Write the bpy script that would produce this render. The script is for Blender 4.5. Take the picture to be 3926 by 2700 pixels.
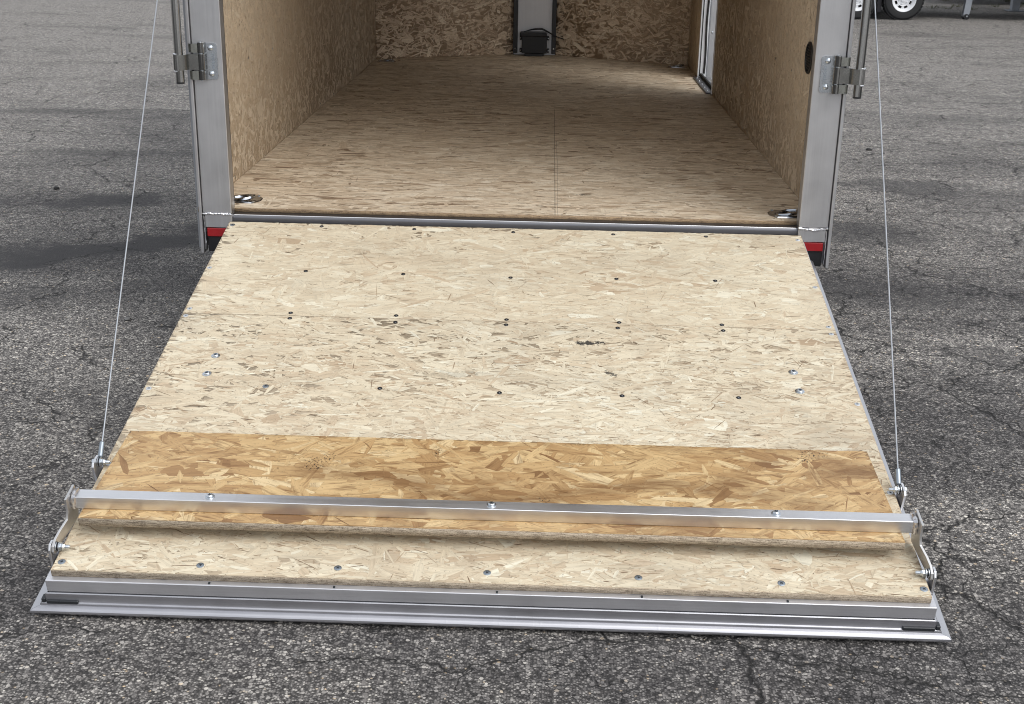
import bpy, math, random
import numpy as np
from mathutils import Matrix, Vector

for _o in list(bpy.data.objects):
    bpy.data.objects.remove(_o, do_unlink=True)
scene = bpy.context.scene
col = scene.collection
R = math.radians

# ------------------------------------------------------------------ camera
GZ = 0.505                      # height of the trailer floor above the asphalt
def make_camera():
    pitch, yaw, roll = 0.3430, -0.0246, 0.0184
    rz = Matrix.Rotation(-yaw, 3, 'Z')
    right = rz @ Vector((1, 0, 0))
    fwd = rz @ Vector((0, math.cos(pitch), -math.sin(pitch)))
    up = rz @ Vector((0, math.sin(pitch), math.cos(pitch)))
    X = math.cos(roll) * right + math.sin(roll) * up
    Y = -math.sin(roll) * right + math.cos(roll) * up
    Z = -fwd
    cd = bpy.data.cameras.new('camera')
    cd.sensor_fit = 'HORIZONTAL'
    cd.sensor_width = 36.0
    cd.lens = 4807.5 / 3926 * 36.0
    cd.clip_start = 0.05
    cd.clip_end = 2000
    co = bpy.data.objects.new('camera', cd)
    m = Matrix(((X.x, Y.x, Z.x, 0.1137), (X.y, Y.y, Z.y, -4.0826), (X.z, Y.z, Z.z, 0.9729 + GZ), (0, 0, 0, 1)))
    co.matrix_world = m
    col.objects.link(co)
    scene.camera = co
make_camera()

# ------------------------------------------------------------------ sky, sun, exposure
SUN_EL, SUN_AZ = R(50), R(136)          # azimuth measured from +Y (into the picture) towards +X
world = bpy.data.worlds.new('World')
scene.world = world
world.use_nodes = True
wn = world.node_tree.nodes; wl = world.node_tree.links
bg = wn['Background']
sky = wn.new('ShaderNodeTexSky')
sky.sky_type = 'NISHITA'
sky.sun_disc = False
sky.sun_elevation = SUN_EL
sky.sun_rotation = SUN_AZ
sky.air_density = 1.0
sky.dust_density = 4.0
sky.ozone_density = 1.0
hsv = wn.new('ShaderNodeHueSaturation')   # an overcast sky: the blue washed out
hsv.inputs['Saturation'].default_value = 0.22
wl.new(sky.outputs[0], hsv.inputs['Color'])
veil = wn.new('ShaderNodeMix'); veil.data_type = 'RGBA'          # an even layer of cloud over the whole sky
veil.inputs[0].default_value = 0.62
veil.inputs[7].default_value = (6.4, 6.75, 7.3, 1)
wl.new(hsv.outputs[0], veil.inputs[6])
wl.new(veil.outputs[2], bg.inputs['Color'])
bg.inputs['Strength'].default_value = 0.15
sd = bpy.data.lights.new('sun', 'SUN')
sd.energy = 1.5
sd.angle = R(45)
sd.color = (1.0, 0.98, 0.955)
so = bpy.data.objects.new('sun', sd)
sdir = Vector((math.sin(SUN_AZ) * math.cos(SUN_EL), math.cos(SUN_AZ) * math.cos(SUN_EL), math.sin(SUN_EL)))
so.rotation_euler = sdir.to_track_quat('Z', 'Y').to_euler()
so.location = sdir * 30
col.objects.link(so)
vs = scene.view_settings
vs.view_transform = 'Standard'
vs.look = 'None'
vs.gamma = 1.0
vs.exposure = 0.07
scene.cycles.filter_width = 1.0
scene.cycles.max_bounces = 7
scene.cycles.diffuse_bounces = 5

# ------------------------------------------------------------------ helpers
class MB:
    """collects shapes into one mesh"""
    def __init__(self):
        self.v = []; self.f = []; self.m = []
    def add(self, verts, faces, mat=0, M=None):
        b = len(self.v)
        for p in verts:
            p = Vector(p)
            if M is not None: p = M @ p
            self.v.append(tuple(p))
        for f in faces:
            self.f.append(tuple(i + b for i in f)); self.m.append(mat)
        return self
    def box(self, a, c, mat=0, M=None):
        x0, y0, z0 = [min(a[i], c[i]) for i in range(3)]
        x1, y1, z1 = [max(a[i], c[i]) for i in range(3)]
        v = [(x0,y0,z0),(x1,y0,z0),(x1,y1,z0),(x0,y1,z0),(x0,y0,z1),(x1,y0,z1),(x1,y1,z1),(x0,y1,z1)]
        f = [(0,3,2,1),(4,5,6,7),(0,1,5,4),(1,2,6,5),(2,3,7,6),(3,0,4,7)]
        return self.add(v, f, mat, M)
    def prism(self, prof, O, U, V, W, length, mat=0):
        """profile (u, v) swept along W"""
        O, U, V, W = Vector(O), Vector(U), Vector(V), Vector(W)
        n = len(prof)
        a = [O + U * p[0] + V * p[1] for p in prof]
        b = [p + W * length for p in a]
        f = [tuple(range(n))[::-1], tuple(range(n, 2 * n))]
        for i in range(n):
            j = (i + 1) % n
            f.append((i, j, n + j, n + i))
        if U.cross(V).dot(W) < 0:
            f = [q[::-1] for q in f]
        return self.add(a + b, f, mat)
    def tube(self, pts, r, n=10, mat=0, cap=True):
        pts = [Vector(p) for p in pts]
        rs = r if isinstance(r, (list, tuple)) else [r] * len(pts)
        rings = []; up = None
        for i, p in enumerate(pts):
            d = (pts[min(i + 1, len(pts) - 1)] - pts[max(i - 1, 0)]).normalized()
            if up is None:
                up = d.orthogonal().normalized()
            up = (up - d * up.dot(d)).normalized()
            w = d.cross(up)
            rings.append([p + (up * math.cos(2 * math.pi * k / n) + w * math.sin(2 * math.pi * k / n)) * rs[i] for k in range(n)])
        v = [q for rg in rings for q in rg]
        f = []
        for i in range(len(rings) - 1):
            for k in range(n):
                k2 = (k + 1) % n
                f.append((i * n + k, i * n + k2, (i + 1) * n + k2, (i + 1) * n + k))
        if cap:
            f.append(tuple(range(n))[::-1])
            f.append(tuple(range((len(rings) - 1) * n, len(rings) * n)))
        return self.add(v, f, mat)
    def lathe(self, prof, n=24, mat=0, M=None, close=True):
        """profile (r, z) turned about local Z"""
        v = []; f = []
        for (r, z) in prof:
            for k in range(n):
                a = 2 * math.pi * k / n
                v.append((r * math.cos(a), r * math.sin(a), z))
        for i in range(len(prof) - 1):
            for k in range(n):
                k2 = (k + 1) % n
                f.append((i * n + k, i * n + k2, (i + 1) * n + k2, (i + 1) * n + k))
        if close:
            if prof[0][0] > 1e-6: f.append(tuple(range(n))[::-1])
            if prof[-1][0] > 1e-6: f.append(tuple(range((len(prof) - 1) * n, len(prof) * n)))
        return self.add(v, f, mat, M)
    def mesh(self, name, mats, smooth=35):
        me = bpy.data.meshes.new(name)
        me.from_pydata(self.v, [], self.f)
        for m in (mats if isinstance(mats, (list, tuple)) else [mats]):
            me.materials.append(m)
        me.polygons.foreach_set('material_index', self.m)
        me.update()
        if smooth:
            me.polygons.foreach_set('use_smooth', [True] * len(me.polygons))
            me.set_sharp_from_angle(angle=R(smooth))
        return me
    def build(self, name, mats, parent=None, M=None, bevel=0, smooth=35, seg=2):
        return link(name, self.mesh(name, mats, smooth), parent, M, bevel, seg)

def link(name, me, parent=None, M=None, bevel=0, seg=2):
    o = bpy.data.objects.new(name, me)
    col.objects.link(o)
    if parent is not None:
        o.parent = parent
        if parent.type == 'EMPTY' and parent.parent is None:
            o.matrix_parent_inverse = Matrix.Translation(-parent.location)
    if M is not None:
        o.matrix_basis = M
    if bevel:
        b = o.modifiers.new('bevel', 'BEVEL')
        b.width = bevel; b.segments = seg; b.limit_method = 'ANGLE'; b.angle_limit = R(40)
        b.harden_normals = True
    return o

def empty(name, loc, label, cat, group=None):
    o = bpy.data.objects.new(name, None)
    o.location = loc
    o.empty_display_size = 0.2
    col.objects.link(o)
    tag(o, label, cat, group)
    return o
def tag(o, label, cat, group=None):
    o['label'] = label; o['category'] = cat
    if group: o['group'] = group
    return o

# ------------------------------------------------------------------ materials
def new_mat(name):
    m = bpy.data.materials.new(name)
    m.use_nodes = True
    nt = m.node_tree
    return m, nt, nt.nodes['Principled BSDF']
class N:
    """tiny node wiring helper"""
    def __init__(self, nt): self.nt = nt
    def n(self, t, **kw):
        x = self.nt.nodes.new('ShaderNode' + t)
        for k, v in kw.items():
            if k.startswith('i_'):
                key = k[2:]
                key = int(key) if key.isdigit() else key
                x.inputs[key].default_value = v
            else: setattr(x, k, v)
        return x
    def l(self, a, b): self.nt.links.new(a, b)
    def math(self, op, a, b=None, c=None, clamp=False):
        x = self.nt.nodes.new('ShaderNodeMath'); x.operation = op; x.use_clamp = clamp
        for i, q in enumerate((a, b, c)):
            if q is None: continue
            if hasattr(q, 'is_output'): self.l(q, x.inputs[i])
            else: x.inputs[i].default_value = q
        return x.outputs[0]
    def ramp(self, fac, stops, interp='LINEAR'):
        x = self.nt.nodes.new('ShaderNodeValToRGB')
        cr = x.color_ramp; cr.interpolation = interp
        while len(cr.elements) > 1: cr.elements.remove(cr.elements[-1])
        cr.elements[0].position = stops[0][0]; cr.elements[0].color = (*stops[0][1], 1) if len(stops[0][1]) == 3 else stops[0][1]
        for p, c in stops[1:]:
            e = cr.elements.new(p); e.color = (*c, 1) if len(c) == 3 else c
        self.l(fac, x.inputs[0])
        return x.outputs[0]
    def mix(self, fac, a, b, mode='MIX'):
        x = self.nt.nodes.new('ShaderNodeMix'); x.data_type = 'RGBA'; x.blend_type = mode
        for q, s in ((fac, x.inputs[0]), (a, x.inputs[6]), (b, x.inputs[7])):
            if hasattr(q, 'is_output'): self.l(q, s)
            else: s.default_value = q if not isinstance(q, tuple) or len(q) == 4 else (*q, 1)
        return x.outputs[2]
    def mapping(self, vec, scale=(1, 1, 1), loc=(0, 0, 0), rot=(0, 0, 0)):
        x = self.nt.nodes.new('ShaderNodeMapping')
        x.inputs['Scale'].default_value = scale; x.inputs['Location'].default_value = loc; x.inputs['Rotation'].default_value = rot
        self.l(vec, x.inputs['Vector'])
        return x.outputs[0]
    def noise(self, vec, scale, detail=3, rough=0.5, dist=0, dim='3D'):
        x = self.nt.nodes.new('ShaderNodeTexNoise'); x.noise_dimensions = dim
        x.inputs['Scale'].default_value = scale; x.inputs['Detail'].default_value = detail
        x.inputs['Roughness'].default_value = rough; x.inputs['Distortion'].default_value = dist
        self.l(vec, x.inputs['Vector'])
        return x
    def vor(self, vec, scale, feature='F1', rand=1.0):
        x = self.nt.nodes.new('ShaderNodeTexVoronoi'); x.voronoi_dimensions = '2D'; x.feature = feature
        x.inputs['Scale'].default_value = scale; x.inputs['Randomness'].default_value = rand
        self.l(vec, x.inputs['Vector'])
        return x
    def bump(self, h, strength, dist, bsdf):
        x = self.nt.nodes.new('ShaderNodeBump')
        x.inputs['Strength'].default_value = strength; x.inputs['Distance'].default_value = dist
        self.l(h, x.inputs['Height']); self.l(x.outputs[0], bsdf.inputs['Normal'])

def plain(name, c, rough=0.5, metal=0.0, spec=0.5, coat=0.0, var=0.12, vscale=30):
    m, nt, b = new_mat(name); q = N(nt)
    tc = q.n('TexCoord')
    nz = q.noise(tc.outputs['Object'], vscale, 4, 0.6)
    f = q.math('MULTIPLY_ADD', nz.outputs[0], 2 * var, 1 - var)
    x = q.n('Mix', data_type='RGBA', blend_type='MULTIPLY')
    x.inputs[0].default_value = 1; x.inputs[6].default_value = (*c, 1); q.l(f, x.inputs[7])
    q.l(x.outputs[2], b.inputs['Base Color'])
    q.l(q.math('MULTIPLY_ADD', nz.outputs[0], 0.2, rough - 0.1, clamp=True), b.inputs['Roughness'])
    b.inputs['Metallic'].default_value = metal
    b.inputs['Specular IOR Level'].default_value = spec
    b.inputs['Coat Weight'].default_value = coat
    return m

def aluminium(name, c=(0.62, 0.62, 0.635), rough=0.36, streak=(4, 4, 4), brush=0.10, metal=1.0):
    """mill finish: long drawn streaks, smudges and fine scratches"""
    m, nt, b = new_mat(name); q = N(nt)
    tc = q.n('TexCoord'); ob = tc.outputs['Object']
    st = q.noise(q.mapping(ob, streak), 60, 3, 0.6)
    sm = q.noise(ob, 9, 4, 0.6)
    f = q.math('ADD', q.math('MULTIPLY_ADD', st.outputs[0], 0.16, 0.84), q.math('MULTIPLY_ADD', sm.outputs[0], 0.22, -0.11))
    q.l(q.mix(1.0, (*c, 1), f, 'MULTIPLY'), b.inputs['Base Color'])
    rg = q.math('ADD', q.math('MULTIPLY_ADD', st.outputs[0], brush * 2, rough - brush), q.math('MULTIPLY_ADD', sm.outputs[0], 0.18, -0.09), clamp=True)
    q.l(rg, b.inputs['Roughness'])
    # stray scratches and rub marks
    sc = q.noise(q.mapping(ob, (130, 9, 40), (0, 0, 0), (0.3, 0.2, 0.7)), 1.0, 2, 0.4)
    b.inputs['Metallic'].default_value = metal
    q.bump(q.math('ADD', st.outputs[0], q.ramp(sc.outputs[0], [(0.66, (0, 0, 0)), (0.70, (1, 1, 1))])), 0.07, 0.001, b)
    return m

def osb_mat(name, stops, grain=0.3, rough=0.62, dirt=0.25, dirt_col=(0.16, 0.12, 0.09), stains=(), specks=False, streak=0.0, pencil=None):
    m, nt, b = new_mat(name); q = N(nt)
    at = q.n('Attribute', attribute_name='tone')
    uv = q.n('UVMap', uv_map='grain')
    tc = q.n('TexCoord'); ob = tc.outputs['Object']
    g = q.noise(q.mapping(uv.outputs[0], (7, 260, 1)), 1.0, 3, 0.65, dim='2D')
    g2 = q.noise(q.mapping(uv.outputs[0], (14, 60, 1)), 1.0, 3, 0.6, dim='2D')
    c = q.ramp(at.outputs['Fac'], stops)
    f = q.math('ADD', q.math('MULTIPLY_ADD', g.outputs[0], grain * 1.6, 1 - grain), q.math('MULTIPLY_ADD', g2.outputs[0], grain * 0.9, -grain * 0.45))
    c = q.mix(1.0, c, f, 'MULTIPLY')
    big = q.noise(q.mapping(ob, (1, 3.2 if streak > 0.5 else 1.6, 1)), 2.6, 5, 0.65, 0.5, dim='2D')
    sp = q.noise(ob, 130, 2, 0.6, dim='2D')
    dm = q.math('MULTIPLY', q.ramp(big.outputs[0], [(0.47, (0, 0, 0)), (0.75, (1, 1, 1))]), dirt)
    c = q.mix(dm, c, dirt_col)
    dk = q.math('MULTIPLY', q.ramp(sp.outputs[0], [(0.66, (0, 0, 0)), (0.74, (1, 1, 1))]), 0.45)
    c = q.mix(dk, c, (0.10, 0.065, 0.04))
    if pencil:                                           # two pencil lines ruled down the floor
        sp_ = q.n('SeparateXYZ'); q.l(ob, sp_.inputs[0])
        wv = q.noise(q.mapping(ob, (0, 1, 0)), 2.0, 2, 0.5, dim='2D')
        for k_, (off_, wd_) in enumerate(((0.0, 0.0016), (0.016, 0.0012))):
            dx_ = q.math('ABSOLUTE', q.math('SUBTRACT', q.math('MULTIPLY_ADD', wv.outputs[0], 0.012 * k_, sp_.outputs[0]), pencil + off_))
            ln_ = q.math('MULTIPLY', q.math('LESS_THAN', dx_, wd_), 0.5 - 0.15 * k_)
            ln_ = q.math('MULTIPLY', ln_, q.math('LESS_THAN', sp_.outputs[1], 2.3 - 0.9 * k_))
            c = q.mix(ln_, c, (0.05, 0.045, 0.04))
    if streak:                                           # darker heartwood bands running with the grain of a strand
        g3 = q.noise(q.mapping(uv.outputs[0], (9, 75, 1), (3, 1, 0)), 1.0, 4, 0.7, dim='2D')
        c = q.mix(q.math('MULTIPLY', q.ramp(g3.outputs[0], [(0.50, (0, 0, 0)), (0.72, (1, 1, 1))]), streak), c, dirt_col)
    if specks:                                           # clusters of black resin specks
        cl = q.noise(ob, 5.0, 2, 0.5, dim='2D')
        ps = q.noise(ob, 190, 2, 0.6, dim='2D')
        k = q.math('MULTIPLY', q.ramp(cl.outputs[0], [(0.73, (0, 0, 0)), (0.77, (1, 1, 1))]), q.ramp(ps.outputs[0], [(0.60, (0, 0, 0)), (0.63, (1, 1, 1))]))
        c = q.mix(k, c, (0.012, 0.010, 0.010))
    for (cx, cy, rx, ry, rot, amt) in stains:          # dark scuffs of tyre rubber
        mp = q.mapping(ob, (1, 1, 0), (-cx, -cy, 0))
        mp = q.mapping(mp, (1, 1, 1), (0, 0, 0), (0, 0, -rot))
        mp = q.mapping(mp, (1 / rx, 1 / ry, 0))
        ln = q.n('VectorMath', operation='LENGTH'); q.l(mp, ln.inputs[0])
        sn = q.noise(ob, 70, 3, 0.75, dim='2D')
        k = q.math('MULTIPLY_ADD', sn.outputs[0], 1.6, q.math('MULTIPLY_ADD', ln.outputs['Value'], -1.0, -0.15))
        c = q.mix(q.math('MULTIPLY', q.ramp(k, [(0.12, (0, 0, 0)), (0.32, (1, 1, 1))]), amt), c, (0.03, 0.028, 0.027))
    q.l(c, b.inputs['Base Color'])
    b.inputs['Roughness'].default_value = rough
    b.inputs['Specular IOR Level'].default_value = 0.3
    h = q.math('ADD', q.math('MULTIPLY', g.outputs[0], 0.5), at.outputs['Fac'])
    q.bump(h, 0.45, 0.0012, b)
    return m

def osb_edge(name, a, bcol):
    m, nt, b = new_mat(name); q = N(nt)
    tc = q.n('TexCoord'); ob = tc.outputs['Object']
    n1 = q.noise(q.mapping(ob, (38, 38, 420)), 1.0, 4, 0.75, 0.8)
    n2 = q.noise(q.mapping(ob, (260, 260, 700)), 1.0, 3, 0.7)
    f = q.math('ADD', q.math('MULTIPLY', n1.outputs[0], 0.6), q.math('MULTIPLY', n2.outputs[0], 0.4))
    c = q.ramp(f, [(0.38, (0.040, 0.026, 0.016)), (0.45, a), (0.56, bcol), (0.68, (min(1, bcol[0] * 1.5), min(1, bcol[1] * 1.48), min(1, bcol[2] * 1.42)))])
    q.l(c, b.inputs['Base Color'])
    b.inputs['Roughness'].default_value = 0.8
    q.bump(f, 0.8, 0.002, b)
    return m

RAMP_STOPS = [(0.0, (0.11, 0.070, 0.041)), (0.06, (0.23, 0.155, 0.095)), (0.16, (0.42, 0.308, 0.200)), (0.34, (0.555, 0.437, 0.302)), (0.55, (0.645, 0.545, 0.392)), (0.8, (0.725, 0.642, 0.482)), (1.0, (0.80, 0.75, 0.60))]
IN_STOPS = [(0.0, (0.10, 0.062, 0.036)), (0.08, (0.24, 0.165, 0.105)), (0.2, (0.46, 0.350, 0.240)), (0.45, (0.62, 0.500, 0.362)), (0.75, (0.72, 0.605, 0.455)), (1.0, (0.80, 0.70, 0.55))]
NOSE_STOPS = [(0.0, (0.09, 0.057, 0.035)), (0.12, (0.23, 0.158, 0.102)), (0.35, (0.46, 0.345, 0.24)), (0.7, (0.66, 0.53, 0.39)), (1.0, (0.80, 0.69, 0.53))]
FLAP_STOPS = [(0.0, (0.13, 0.068, 0.032)), (0.1, (0.28, 0.155, 0.068)), (0.3, (0.44, 0.270, 0.122)), (0.55, (0.55, 0.365, 0.175)), (0.8, (0.64, 0.455, 0.232)), (1.0, (0.72, 0.555, 0.32))]
M_ramp = osb_mat('osb_ramp', RAMP_STOPS, 0.24, 0.6, 0.15, streak=0.22)
M_ramp2 = osb_mat('osb_ramp_scuffed', RAMP_STOPS, 0.24, 0.6, 0.26, streak=0.28, stains=((1.175, 1.000, 0.085, 0.024, 0.12, 0.95), (1.234, 0.845, 0.03, 0.020, -0.6, 0.8), (0.80, 0.82, 0.16, 0.035, 0.1, 0.22)))
M_floor = osb_mat('osb_floor', IN_STOPS, 0.24, 0.6, 0.08, stains=((1.301, 0.325, 0.05, 0.016, 0.0, 0.8), (1.533, 0.085, 0.04, 0.014, -0.3, 0.7), (0.52, 0.30, 0.018, 0.010, 0.0, 0.7)), pencil=1.196)
M_wall = osb_mat('osb_wall', IN_STOPS, 0.16, 0.65, 0.06)
M_nose = osb_mat('osb_nose', NOSE_STOPS, 0.16, 0.65, 0.08)
M_flap = osb_mat('osb_flap', FLAP_STOPS, 0.30, 0.42, 0.9, (0.19, 0.098, 0.040), specks=True, streak=0.8)
M_edge = osb_edge('osb_edge', (0.18, 0.12, 0.07), (0.38, 0.27, 0.16))
M_edge2 = osb_edge('osb_edge_grey', (0.27, 0.21, 0.15), (0.56, 0.475, 0.36))

M_alu = aluminium('aluminium_frame', (0.60, 0.60, 0.62), 0.40, (4, 0.05, 4))
M_alux = aluminium('aluminium_drawn', (0.74, 0.74, 0.765), 0.42, (0.05, 4, 4), metal=0.8)
M_trim = aluminium('aluminium_trim', (0.50, 0.50, 0.53), 0.42, (0.05, 4, 4), metal=0.9)
M_aluz = aluminium('aluminium_post', (0.60, 0.595, 0.60), 0.46, (4, 4, 0.04))
M_bar = aluminium('aluminium_bar', (0.86, 0.86, 0.875), 0.36, (0.05, 4, 4), 0.08)
M_arm = aluminium('aluminium_arm', (0.72, 0.71, 0.70), 0.42, (4, 4, 4), 0.08)
M_sill = aluminium('aluminium_sill', (0.21, 0.21, 0.225), 0.40, (0.05, 4, 4))
M_weld = plain('weld_metal', (0.72, 0.72, 0.74), 0.3, 1.0, var=0.25, vscale=200)
M_zinc = plain('zinc_plate', (0.60, 0.635, 0.67), 0.28, 1.0, var=0.04, vscale=60)
M_zincsoft = plain('zinc_matt', (0.60, 0.63, 0.66), 0.45, 0.55, var=0.05)
M_zincdull = plain('zinc_dull', (0.34, 0.38, 0.42), 0.42, 1.0, var=0.15, vscale=120)
M_stain = plain('chrome_pan', (0.42, 0.44, 0.47), 0.15, 1.0, var=0.03, vscale=20)
def reflection_banded_steel(name, dark, light, rough):
    """steel with reflected dark and light bands painted along its length"""
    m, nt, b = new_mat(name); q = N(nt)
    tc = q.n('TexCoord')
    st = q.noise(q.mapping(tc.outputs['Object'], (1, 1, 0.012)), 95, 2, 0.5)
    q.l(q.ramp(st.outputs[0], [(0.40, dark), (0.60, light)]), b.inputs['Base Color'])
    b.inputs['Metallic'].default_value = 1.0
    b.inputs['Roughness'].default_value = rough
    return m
M_rod = reflection_banded_steel('steel_bar_painted_reflections', (0.13, 0.13, 0.128), (0.62, 0.62, 0.605), 0.22)  # dark and light bands in the colour imitate reflected surroundings
M_ear = plain('zinc_olive', (0.50, 0.51, 0.47), 0.22, 1.0, var=0.05)
M_strap = plain('zinc_strap', (0.33, 0.33, 0.315), 0.25, 1.0, var=0.05)
M_polish = plain('polished_edge', (0.95, 0.95, 0.96), 0.22, 1.0, var=0.02)
M_copper = plain('bolt_tip_copper', (0.55, 0.30, 0.18), 0.4, 1.0)
M_black = plain('black_coated', (0.012, 0.012, 0.014), 0.35, 0.0, var=0.2)
M_blackpl = plain('black_plastic', (0.010, 0.010, 0.012), 0.45, var=0.2)
M_rubber = plain('black_rubber', (0.018, 0.018, 0.019), 0.75, var=0.25)
M_tar = plain('sealant_black', (0.02, 0.022, 0.025), 0.3, var=0.3, vscale=90)
M_red = plain('red_lens', (0.30, 0.008, 0.012), 0.22, coat=0.4, var=0.1)
M_cable = plain('steel_cable', (0.38, 0.40, 0.43), 0.5, 0.7, var=0.1, vscale=300)
M_white = plain('white_paint', (0.72, 0.73, 0.75), 0.4, var=0.05)
M_greypaint = plain('grey_galvanised', (0.30, 0.32, 0.35), 0.5, 0.3, var=0.12)
M_ceil = plain('roof_liner', (0.84, 0.84, 0.83), 0.7, var=0.05)
M_skin = plain('trailer_skin', (0.30, 0.31, 0.33), 0.35, 0.2, coat=0.3, var=0.04)
M_darkskin = plain('dark_trailer_paint', (0.016, 0.014, 0.018), 0.4, coat=0.2, var=0.1)
M_hole = plain('screw_recess', (0.02, 0.025, 0.03), 0.6)

def asphalt_mat():
    m, nt, b = new_mat('asphalt'); q = N(nt)
    g = q.n('NewGeometry'); P = q.mapping(g.outputs['Position'], (1, 1, 0))
    sx = q.n('SeparateXYZ'); q.l(g.outputs['Position'], sx.inputs[0])
    # exposed aggregate: every cell is a chip of stone, most of them dark, some pale
    def chips(scale):
        v = q.vor(P, scale)
        sep = q.n('SeparateColor'); q.l(v.outputs['Color'], sep.inputs[0])
        return v.outputs['Distance'], sep
    d1, s1 = chips(175)
    d2, s2 = chips(92)
    tone = [(0.0, (0.028, 0.026, 0.025)), (0.30, (0.064, 0.060, 0.058)), (0.55, (0.108, 0.101, 0.097)), (0.78, (0.175, 0.166, 0.157)), (0.93, (0.26, 0.247, 0.232)), (0.985, (0.36, 0.343, 0.312)), (1.0, (0.33, 0.26, 0.18))]
    c1 = q.ramp(s1.outputs[0], tone)
    c2 = q.ramp(q.math('MULTIPLY_ADD', s2.outputs[0], 0.62, 0.38), tone)
    big = q.math('MULTIPLY', q.math('GREATER_THAN', s2.outputs[2], 0.66), q.math('LESS_THAN', d2, q.math('MULTIPLY_ADD', s2.outputs[1], 0.22, 0.26)))
    c = q.mix(big, c1, c2)
    # bitumen in the joints
    joint = q.ramp(d1, [(0.34, (0, 0, 0)), (0.62, (1, 1, 1))])
    joint = q.math('MULTIPLY', joint, q.math('SUBTRACT', 0.75, big, clamp=True))
    c = q.mix(joint, c, (0.028, 0.027, 0.026))
    # worn and stained patches
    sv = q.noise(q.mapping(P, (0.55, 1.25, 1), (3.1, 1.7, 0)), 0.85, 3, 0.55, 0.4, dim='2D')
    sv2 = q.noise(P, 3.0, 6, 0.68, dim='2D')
    far = q.math('MULTIPLY', q.ramp(q.math('MULTIPLY_ADD', sx.outputs[1], 0.055, 0.0), [(0.0, (0, 0, 0)), (0.45, (1, 1, 1))]), 0.24)   # paler with distance: drier, less oily pavement plus grazing sky sheen painted in
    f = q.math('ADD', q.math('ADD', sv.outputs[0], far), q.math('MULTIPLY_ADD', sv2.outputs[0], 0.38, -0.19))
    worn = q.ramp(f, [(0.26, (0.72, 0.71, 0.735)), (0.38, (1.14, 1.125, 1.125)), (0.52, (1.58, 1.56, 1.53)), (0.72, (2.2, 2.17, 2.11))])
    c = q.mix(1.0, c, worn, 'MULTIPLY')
    lump = q.noise(P, 26, 4, 0.7, dim='2D')
    c = q.mix(1.0, c, q.ramp(lump.outputs[0], [(0.30, (0.55, 0.55, 0.56)), (0.5, (1.0, 1.0, 1.0)), (0.72, (1.4, 1.4, 1.38))]), 'MULTIPLY')
    # oil and tyre marks: soft dark streaks beside the trailer; also a broad dark patch under its rear
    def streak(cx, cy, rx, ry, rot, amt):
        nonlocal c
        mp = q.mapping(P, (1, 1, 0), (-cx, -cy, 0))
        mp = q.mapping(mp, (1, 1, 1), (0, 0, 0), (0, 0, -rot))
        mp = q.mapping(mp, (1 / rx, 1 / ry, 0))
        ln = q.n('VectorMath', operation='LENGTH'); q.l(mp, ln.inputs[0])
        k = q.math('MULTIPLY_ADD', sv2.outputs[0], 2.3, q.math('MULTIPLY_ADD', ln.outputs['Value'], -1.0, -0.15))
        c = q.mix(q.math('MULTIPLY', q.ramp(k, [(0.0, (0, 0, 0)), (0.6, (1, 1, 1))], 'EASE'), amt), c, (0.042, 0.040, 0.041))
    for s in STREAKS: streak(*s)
    # cracks: thin, broken runs
    wn_ = q.noise(P, 7, 3, 0.7, dim='2D')
    Pc = q.n('VectorMath', operation='MULTIPLY_ADD'); q.l(wn_.outputs['Color'], Pc.inputs[0]); Pc.inputs[1].default_value = (0.16, 0.16, 0); q.l(P, Pc.inputs[2])
    v = q.vor(q.mapping(Pc.outputs[0], (0.7, 1.25, 1)), 2.3, 'DISTANCE_TO_EDGE')
    msk = q.noise(q.mapping(P, (1, 1, 1), (1.7, 0.4, 0)), 1.5, 4, 0.7, dim='2D')
    right = q.ramp(q.math('MULTIPLY_ADD', sx.outputs[0], 0.25, 0.5), [(0.35, (0.0, 0.0, 0.0)), (0.75, (0.14, 0.14, 0.14))])
    mk = q.ramp(q.math('ADD', msk.outputs[0], right), [(0.41, (0, 0, 0)), (0.50, (1, 1, 1))])
    ck = q.math('MULTIPLY', q.ramp(v.outputs['Distance'], [(0.004, (1, 1, 1)), (0.015, (0, 0, 0))]), mk)
    v2 = q.vor(q.mapping(Pc.outputs[0], (0.9, 1.1, 1), (2.3, 4.1, 0)), 5.2, 'DISTANCE_TO_EDGE')
    mk2 = q.math('MULTIPLY', q.math('GREATER_THAN', q.math('SUBTRACT', right, sv2.outputs[0]), -0.40), 0.85)
    ck = q.math('MAXIMUM', ck, q.math('MULTIPLY', q.ramp(v2.outputs['Distance'], [(0.004, (1, 1, 1)), (0.020, (0, 0, 0))]), mk2))
    c = q.mix(q.math('MULTIPLY', ck, 0.9), c, (0.012, 0.011, 0.010))
    q.l(c, b.inputs['Base Color'])
    b.inputs['Roughness'].default_value = 0.8
    b.inputs['Specular IOR Level'].default_value = 0.4
    h = q.math('SUBTRACT', q.math('MULTIPLY_ADD', s1.outputs[1], 0.5, big), q.math('MULTIPLY_ADD', ck, 2.5, joint))
    q.bump(h, 0.7, 0.004, b)
    return m
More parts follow.
